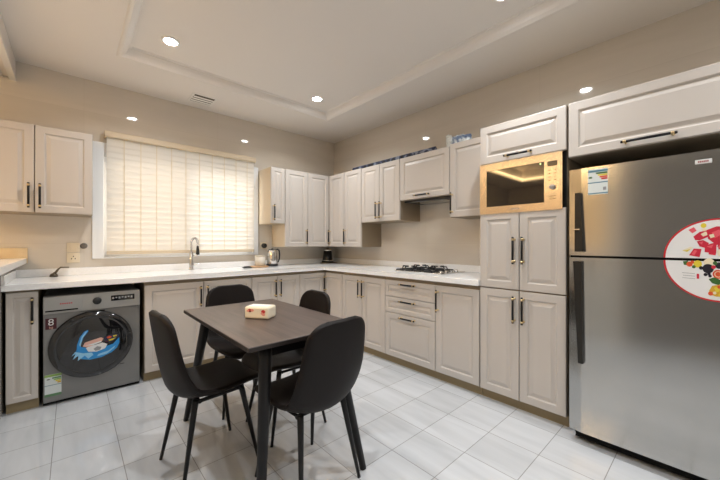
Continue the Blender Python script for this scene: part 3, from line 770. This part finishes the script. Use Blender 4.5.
def shell_part(rows, rim0, rim1, th=0.034):
    b = MB(); NU = 18; n = len(rows)
    def pt(i, j, side):
        y, z, wd, bowl, ny, nz = rows[i]; u = -1+2*j/NU
        x = wd*math.sin(u*PI/2*0.92)/math.sin(PI/2*0.92)
        edge = abs(u); t = th*0.5*(1-0.55*edge**6)
        if side == 0: t = 0
        o = bowl*(x/0.21)**2 + side*t
        return (x, y+ny*o, z+nz*o)
    top = [[b.bm.verts.new(pt(i, j, 1)) for j in range(NU+1)] for i in range(n)]
    bot = [[b.bm.verts.new(pt(i, j, -1)) for j in range(NU+1)] for i in range(n)]
    def q(*v):
        f = b.bm.faces.new(v); f.smooth = True
    for i in range(n-1):
        for j in range(NU):
            q(top[i][j], top[i][j+1], top[i+1][j+1], top[i+1][j]); q(bot[i][j], bot[i+1][j], bot[i+1][j+1], bot[i][j+1])
    # rim with a rounded middle line
    loop = [(i, 0) for i in range(n)]
    per = [(0, j) for j in range(NU+1)]+[(i, NU) for i in range(1, n)]+[(n-1, j) for j in range(NU-1, -1, -1)]+[(i, 0) for i in range(n-2, 0, -1)]
    mid = {}
    for i, j in per:
        y, z, wd, bowl, ny, nz = rows[i]
        p = Vector(pt(i, j, 0))
        d = Vector((0, 0, 0))
        if j == 0: d += Vector((-1, 0, 0))
        if j == NU: d += Vector((1, 0, 0))
        if i == 0 and rim0: d += Vector((0, -(rows[1][0]-rows[0][0]), -(rows[1][1]-rows[0][1]))).normalized()
        if i == n-1 and rim1: d += Vector((0, rows[-1][0]-rows[-2][0], rows[-1][1]-rows[-2][1])).normalized()
        if d.length > 0: p += d.normalized()*0.008
        mid[(i, j)] = b.bm.verts.new(p)
    for k in range(len(per)):
        a, c_ = per[k], per[(k+1) % len(per)]
        q(top[a[0]][a[1]], mid[a], mid[c_], top[c_[0]][c_[1]]); q(mid[a], bot[a[0]][a[1]], bot[c_[0]][c_[1]], mid[c_])
    return b
def make_chair(label):
    t = thing('dining_chair', label, 'chair', (0, 0, 0), 0, 'dark upholstered chairs round the dining table')
    shell_part(ROWS[:FOLD+1], True, False).build('seat', M_leather, t)
    shell_part(ROWS[FOLD:], False, True).build('backrest', M_leather, t)
    b = MB()
    b.tube([(-0.13, 0.12, 0.396), (-0.13, -0.11, 0.393)], 0.008, 10); b.tube([(0.13, 0.12, 0.396), (0.13, -0.11, 0.393)], 0.010, 10)
    b.tube([(-0.14, 0.10, 0.396), (0.14, 0.10, 0.396)], 0.008, 10); b.tube([(-0.14, -0.10, 0.393), (0.14, -0.10, 0.393)], 0.010, 10)
    b.build('seat_frame', M_black, t)
    for sx in (-1, 1):
        for sy in (-1, 1):
            MB().tube([(sx*0.128, sy*0.115, 0.405), (sx*0.132, sy*0.122, 0.38), (sx*0.178, sy*0.192, 0.0)], [0.0155, 0.0150, 0.0080], 14).build('leg', M_black, t)
    return t
ch0 = make_chair('dark chair at the left long side of the table, its back towards the washing machine')
ch0.location = (-2.358, -1.962, 0); ch0.rotation_euler = (0, 0, math.radians(-90+4))
for label, x, y, rz in (('dark chair at the far end of the table, facing the camera', -1.980, -1.435, 180-3),
                        ('dark chair at the right long side of the table, facing the tissue packet', -1.868, -1.925, 90),
                        ('dark chair nearest the camera, seen from behind at the near end of the table', -2.035, -2.445, 4.5)):
    c_ = copy_tree(ch0); c_['label'] = label; c_.location = (x, y, 0); c_.rotation_euler = (0, 0, math.radians(rz))

# ------------------------------------------------------------------ tissue packet on the table
tp = thing('tissue_packet', 'cream tissue packet with red flower print lying on the table', 'tissue packet', (-2.103, -2.047, TZ), math.atan2(-0.125, 0.091))
b = MB(); b.box(-0.077, 0.077, -0.048, 0.048, 0.0, 0.070, 0, bev=0.012, seg=3)
b.build('pack', mat('cream_film', srgb(238, 226, 202), 0.4), tp)
b = MB(); b.prism([(-0.062, -0.030), (0.062, -0.030), (0.062, 0.030), (-0.062, 0.030)], 0.0695, 0.0715); b.build('top_flap', mat('white_film', srgb(240, 238, 234), 0.4), tp)
y = -0.0484
M_fl = [flat('flower_red', 196, 52, 54), flat('flower_pink', 232, 160, 140), flat('flower_dark', 90, 60, 36)]
for spots in (((-0.040, 0.048, 0.013, 0), (-0.052, 0.046, 0.008, 1), (-0.024, 0.050, 0.010, 1), (-0.038, 0.043, 0.006, 2)),
              ((0.044, 0.044, 0.013, 0), (0.046, 0.028, 0.010, 1), (0.036, 0.034, 0.008, 1))):
    b = MB()
    for cx, cz, r, mi in spots: b.disc(cx, cz, r, y-0.0002*mi, mi, 14, rz=r*0.8)
    b.build('flower_print', M_fl, tp)

# ------------------------------------------------------------------ gas hob
hb = thing('gas_hob', 'steel gas hob with black grates set in the worktop over the drawers', 'hob', (-0.285, -1.925, 0.9005))
MB().box(-0.20, 0.20, -0.275, 0.285, 0, 0.010, bev=0.004).build('plate', M_hob, hb)
for (bx, by_, r) in ((-0.10, 0.165, 0.040), (0.09, 0.165, 0.032), (-0.10, -0.055, 0.032), (0.09, -0.055, 0.048)):
    MB().lathe([(0, 0.032), (r*0.8, 0.032), (r*0.85, 0.027), (r, 0.025), (r*1.05, 0.016), (r*1.25, 0.010), (0, 0.010)], 24, (bx, by_, 0)).build('burner', M_iron, hb)
for cy in (0.165, -0.055):
    b = MB()
    for x0, x1, y0, y1 in ((-0.185, 0.185, cy-0.104, cy-0.096), (-0.185, 0.185, cy+0.096, cy+0.104), (-0.184, -0.176, cy-0.096, cy+0.096), (0.176, 0.184, cy-0.096, cy+0.096), (-0.009, -0.001, cy-0.096, cy+0.096)):
        b.box(x0, x1, y0, y1, 0.014, 0.024, bev=0.002)
    for bx, rx in ((-0.0945, 0.084), (0.0875, 0.090)):
        for dx, dy in ((1, 0), (-1, 0), (0, 1), (0, -1)):
            e = Vector((bx+dx*rx, cy+dy*0.100, 0.020)); m_ = Vector((bx+dx*rx*0.86, cy+dy*0.086, 0.050)); i_ = Vector((bx+dx*0.022, cy+dy*0.022, 0.050))
            b.tube([e, m_, i_], [0.006, 0.0065, 0.005], 8)
    for x in (-0.18, 0.18):
        for y in (cy-0.10, cy+0.10): b.tube([(x, y, 0.0105), (x, y, 0.016)], 0.007, 8)
    b.build('grate', M_iron, hb)
for k in range(4):
    MB().lathe([(0, 0.026), (0.013, 0.026), (0.016, 0.022), (0.018, 0.010), (0, 0.010)], 20, (-0.13+0.085*k, -0.225, 0)).build('knob', M_chrome, hb)

# ------------------------------------------------------------------ tap
fa = thing('kitchen_tap', 'tall chrome spring neck kitchen tap in front of the blind', 'tap', (-1.985, -0.125, 0.9005))
MB().lathe([(0, 0), (0.028, 0), (0.028, 0.006), (0.020, 0.012), (0.021, 0.03), (0.019, 0.19), (0.014, 0.195), (0, 0.195)], 24).build('base_post', M_chrome, fa)
path = [(0, 0, 0.16)]+[(0, 0, 0.16+0.13*k/4) for k in range(1, 5)]
for k in range(1, 13):
    a = PI*k/12; path.append((0.030-0.030*math.cos(a), -0.010*k/12, 0.29+0.045*math.sin(a)))
path += [(0.060, -0.012, 0.25)]
MB().tube(path, 0.0095, 12).build('spout_pipe', M_chrome, fa)
b = MB()
for i in range(2, len(path)-1):
    p, q_ = Vector(path[i]), Vector(path[i+1])
    for s in (0.0, 0.5):
        c_ = p.lerp(q_, s); d_ = (q_-p).normalized()
        b.tube([c_-d_*0.003, c_+d_*0.003], 0.0135, 12)
b.build('spring', M_chrome, fa)
MB().lathe([(0, 0.25), (0.011, 0.25), (0.013, 0.23), (0.018, 0.175), (0.018, 0.160), (0, 0.160)], 20, (0.060, -0.012, 0)).build('spray_head', M_blackplastic, fa)
MB().tube([(0, 0, 0.15), (0.055, -0.009, 0.15), (0.060, -0.012, 0.165)], 0.006, 10).build('holder_arm', M_chrome, fa)
MB().tube([(0.015, -0.004, 0.055), (0.045, -0.012, 0.058), (0.075, -0.02, 0.072)], [0.010, 0.007, 0.006], 10).build('lever', M_chrome, fa)

# ------------------------------------------------------------------ things on the worktop
kt = thing('kettle', 'steel electric kettle with black base and handle under the cream sided cabinet', 'kettle', (-1.095, -0.190, 0.9005)); kt.scale = (0.86, 0.86, 0.95)
MB().lathe([(0, 0), (0.080, 0), (0.082, 0.010), (0.080, 0.030), (0.072, 0.034), (0, 0.034)], 32).build('base', M_blackplastic, kt)
MB().lathe([(0.070, 0.034), (0.075, 0.050), (0.071, 0.12), (0.060, 0.19), (0.055, 0.205), (0, 0.205)], 32).build('body', M_chrome, kt)
MB().lathe([(0, 0.228), (0.012, 0.228), (0.016, 0.218), (0.046, 0.216), (0.055, 0.205), (0, 0.205)], 24).build('lid', M_blackplastic, kt)
MB().tube([(0.048, -0.01, 0.208), (0.075, -0.015, 0.215), (0.098, -0.02, 0.20), (0.104, -0.021, 0.15), (0.100, -0.02, 0.09), (0.086, -0.017, 0.055), (0.070, -0.014, 0.045)], [0.008, 0.010, 0.011, 0.011, 0.010, 0.009, 0.008], 12).build('handle', M_blackplastic, kt)
MB().prism([(-0.052, 0.155), (-0.078, 0.20), (-0.050, 0.20)], -0.016, 0.016, axis='y').build('spout', M_chrome, kt)
cb = tag(MB().lathe([(0, 0), (0.11, 0), (0.114, 0.003), (0.114, 0.009), (0.11, 0.012), (0, 0.012)], 40, (0, 0, 0)).build('serving_board', M_board, None, (-1.285, -0.225, 0.9005)), 'round light wooden board under the pale canister beside the kettle', 'board')
cn = thing('canister', 'pale cream canister standing on a wooden board beside the kettle', 'canister', (-1.245, -0.175, 0.913))
MB().lathe([(0, 0), (0.056, 0), (0.060, 0.004), (0.060, 0.108), (0, 0.108)], 32).build('body', mat('pale_ceramic', srgb(214, 206, 192), 0.35), cn)
MB().lathe([(0, 0.108), (0.061, 0.108), (0.061, 0.118), (0.055, 0.121), (0, 0.121)], 32).build('lid', mat('pale_lid', srgb(200, 190, 172), 0.4), cn)
sp = thing('sponge_holder', 'small flat black dish on the worktop left of the canister', 'dish', (-1.445, -0.275, 0.9005))
MB().box(-0.045, 0.045, -0.03, 0.03, 0, 0.010, bev=0.004).build('dish', M_blackplastic, sp)
MB().box(-0.035, 0.035, -0.02, 0.02, 0.010, 0.020, bev=0.004).build('pad', mat('dark_pad', srgb(40, 42, 44), 0.8), sp)
pb = tag(MB().box(-0.11, 0.11, -0.07, 0.07, 0, 0.010, bev=0.003).build('serving_tray', wood('brown_wood', srgb(96, 78, 52), srgb(120, 98, 68), (4, 30, 10)), None, (-0.225, -0.175, 0.9005), 0.3), 'brown wooden tray under the black grinder in the worktop corner', 'tray')
gr = thing('coffee_grinder', 'black tapered coffee grinder with steel lid in the worktop corner', 'grinder', (-0.235, -0.160, 0.911))
MB().lathe([(0, 0), (0.082, 0), (0.084, 0.008), (0.080, 0.022), (0.074, 0.024), (0, 0.024)], 28).build('base', M_blackplastic, gr)
MB().lathe([(0.074, 0.024), (0.068, 0.06), (0.056, 0.165), (0, 0.165)], 28).build('body', mat('gloss_black', (0.008, 0.008, 0.01, 1), 0.2), gr)
MB().lathe([(0.074, 0.0245), (0.076, 0.0285), (0.073, 0.0325)], 28).build('steel_ring', M_chrome, gr)
MB().lathe([(0.056, 0.165), (0.058, 0.172), (0.050, 0.186), (0.018, 0.192), (0.016, 0.204), (0, 0.206)], 28).build('lid', M_chrome, gr)

mf = thing('drain_fitting', 'small dark metal fitting with a bent stem on the worktop above the washing machine', 'fitting', (-3.035, -0.10, 0.9005), -0.3)
MB().lathe([(0, 0), (0.026, 0), (0.028, 0.006), (0.022, 0.022), (0.012, 0.03), (0, 0.03)], 20).build('base', mat('dark_bronze', srgb(86, 78, 66), 0.35, 0.8), mf)
MB().tube([(0, 0, 0.026), (0.014, 0, 0.038), (0.028, 0, 0.062), (0.045, 0, 0.078), (0.10, 0, 0.078)], [0.010, 0.009, 0.007, 0.006, 0.004], 10).build('stem', mat('dark_bronze_stem', srgb(96, 88, 74), 0.35, 0.8), mf)

# ------------------------------------------------------------------ wall plates
sw = thing('wall_switch', 'cream switch plate on the wall left of the window casing, above the socket', 'switch', (-2.912, 0, 1.144))
MB().box(-0.044, 0.044, -0.009, 0, -0.042, 0.042, bev=0.003).build('plate', M_cream, sw)
MB().box(-0.022, 0.022, -0.0125, -0.009, -0.024, 0.024, bev=0.002).build('rocker', M_cream, sw)
so = thing('wall_socket', 'cream double pin socket plate directly below the switch plate', 'socket', (-2.912, 0, 1.053))
MB().box(-0.044, 0.044, -0.009, 0, -0.044, 0.044, bev=0.003).build('plate', M_cream, so)
b = MB()
for xx, zz in ((-0.012, -0.008), (0.012, -0.008), (0, 0.012)): b.box(xx-0.003, xx+0.003, -0.0098, -0.0088, zz-0.005, zz+0.005)
b.build('pin_holes', M_dark, so)
kn = tag(MB().lathe([(0, -0.034), (0.017, -0.034), (0.021, -0.030), (0.022, -0.004), (0.026, 0), (0, 0)], 24, (0, 0, 0), 'y').build('wall_button', mat('grey_knob', srgb(104, 96, 88), 0.4), None, (-2.842, 0, 1.158)), 'small round grey button on the wall between the switch and the window casing', 'button')
pg = thing('wall_plug', 'round black plug in a wall socket just above the kettle', 'plug', (-1.12, 0, 1.150))
MB().box(-0.042, 0.042, -0.008, 0, -0.042, 0.042, bev=0.003).build('socket_plate', M_cream, pg)
MB().lathe([(0, -0.052), (0.022, -0.052), (0.029, -0.044), (0.030, -0.008), (0, -0.008)], 24, (0, 0, 0), 'y').build('plug_body', M_blackplastic, pg)

# ------------------------------------------------------------------ things on top of the wall cabinets
m = mat('patterned_mat', srgb(60, 68, 92), 0.7)
vv = coords(m, (1, 1, 1)); ck = N(m, 'ShaderNodeTexVoronoi'); ck.inputs['Scale'].default_value = 17; L(m, vv, ck.inputs['Vector'])
rp = N(m, 'ShaderNodeValToRGB'); rp.color_ramp.interpolation = 'CONSTANT'
rp.color_ramp.elements[0].color = srgb(26, 26, 34); rp.color_ramp.elements[1].position = 0.62; rp.color_ramp.elements[1].color = srgb(120, 128, 146)
e_ = rp.color_ramp.elements.new(0.40); e_.color = srgb(44, 52, 78)
L(m, ck.outputs['Distance'], rp.inputs['Fac'])
sc_ = N(m, 'ShaderNodeMath', operation='MULTIPLY'); sc_.inputs[1].default_value = 1.0
L(m, rp.outputs['Color'], BS(m).inputs['Base Color'])
ro = thing('rolled_mat', 'long dark blue patterned roll lying on top of the wall cabinets', 'rolled mat', (-0.25, -1.36, 2.083))
b = MB(); yy0, yy1 = -0.62, 0.62
spiral = []
for k in range(60):
    a = k/60*2*PI*2.4; r = 0.008+0.014*k/59
    spiral.append((r*math.cos(a), 0.028+r*math.sin(a)))
b.tube([(0, yy0, 0.028), (0, yy0+0.004, 0.028), (0, yy1-0.004, 0.028), (0, yy1, 0.028)], [0.024, 0.028, 0.028, 0.024], 24)
b.build('roll', m, ro)
b = MB()
for s in (yy0-0.0005, yy1+0.0005):
    for k in range(59):
        (xa, za), (xb, zb) = spiral[k], spiral[k+1]
        nx, nz = (xa, za-0.028); l = math.hypot(nx, nz)
        b.face([(xa, s, za), (xb, s, zb), (xb-xb/l*0.003, s, zb-(zb-0.028)/l*0.003), (xa-nx/l*0.003, s, za-nz/l*0.003)])
b.build('spiral_edge', flat('mat_edge', 120, 118, 124, 0.7), ro)
# end stub, darker and thinner, continuing the roll
tag(MB().tube([(-0.25, -0.66, 2.100), (-0.25, -0.74, 2.100)], 0.017, 16).build('rolled_paper', flat('brown_paper', 150, 120, 78, 0.7)), 'small brown paper tube beside the corner end of the blue roll', 'paper tube')

pk = thing('plastic_packet', 'crumpled blue and white plastic packet standing on the cabinets above the hob', 'packet', (-0.22, -2.235, 2.091), 0.2)
def crumple(nx, nz, w_, h_, d_, seed):
    rnd = random.Random(seed); b = MB(); F = []; Bk = []
    for i in range(nx+1):
        fr_, bk_ = [], []
        for j in range(nz+1):
            u, v_ = i/nx, j/nz; puff = d_*math.sqrt(max(0, math.sin(PI*u)))*math.sqrt(max(0, math.sin(PI*min(1, 0.12+v_*0.88))))
            jx, jz = rnd.uniform(-1, 1)*0.006, rnd.uniform(-1, 1)*0.006
            z_ = max(0, v_*h_*(1-0.25*abs(u-0.4))+jz*(v_ > 0))
            fr_.append(b.bm.verts.new((u*w_-w_/2+jx, -puff/2-0.002+rnd.uniform(-1, 1)*0.005, z_)))
            bk_.append(b.bm.verts.new((u*w_-w_/2+jx, puff/2+0.002, z_)))
        F.append(fr_); Bk.append(bk_)
    for i in range(nx):
        for j in range(nz):
            b.bm.faces.new((F[i][j], F[i+1][j], F[i+1][j+1], F[i][j+1])); b.bm.faces.new((Bk[i][j], Bk[i][j+1], Bk[i+1][j+1], Bk[i+1][j]))
    for j in range(nz):
        b.bm.faces.new((F[0][j], F[0][j+1], Bk[0][j+1], Bk[0][j])); b.bm.faces.new((F[nx][j], Bk[nx][j], Bk[nx][j+1], F[nx][j+1]))
    for i in range(nx):
        b.bm.faces.new((F[i][0], Bk[i][0], Bk[i+1][0], F[i+1][0])); b.bm.faces.new((F[i][nz], F[i+1][nz], Bk[i+1][nz], Bk[i][nz]))
    return b
m2 = mat('blue_white_film', srgb(190, 205, 220), 0.3)
_c, _ = noise_color(m2, coords(m2, kind='Object'), srgb(104, 124, 156), srgb(222, 230, 234), 22, 3, 0.42, 0.56)
L(m2, _c, BS(m2).inputs['Base Color'])
b = crumple(12, 7, 0.19, 0.085, 0.08, 3); o = b.build('bag', m2, pk, (0, 0, 0), RW); o.scale = (1.1, 1.1, 1.25)
b = crumple(5, 7, 0.06, 0.135, 0.03, 5); o = b.build('torn_flap', mat('pale_film', srgb(214, 216, 212), 0.35), pk, (0.0, 0.115, 0), RW-0.2)
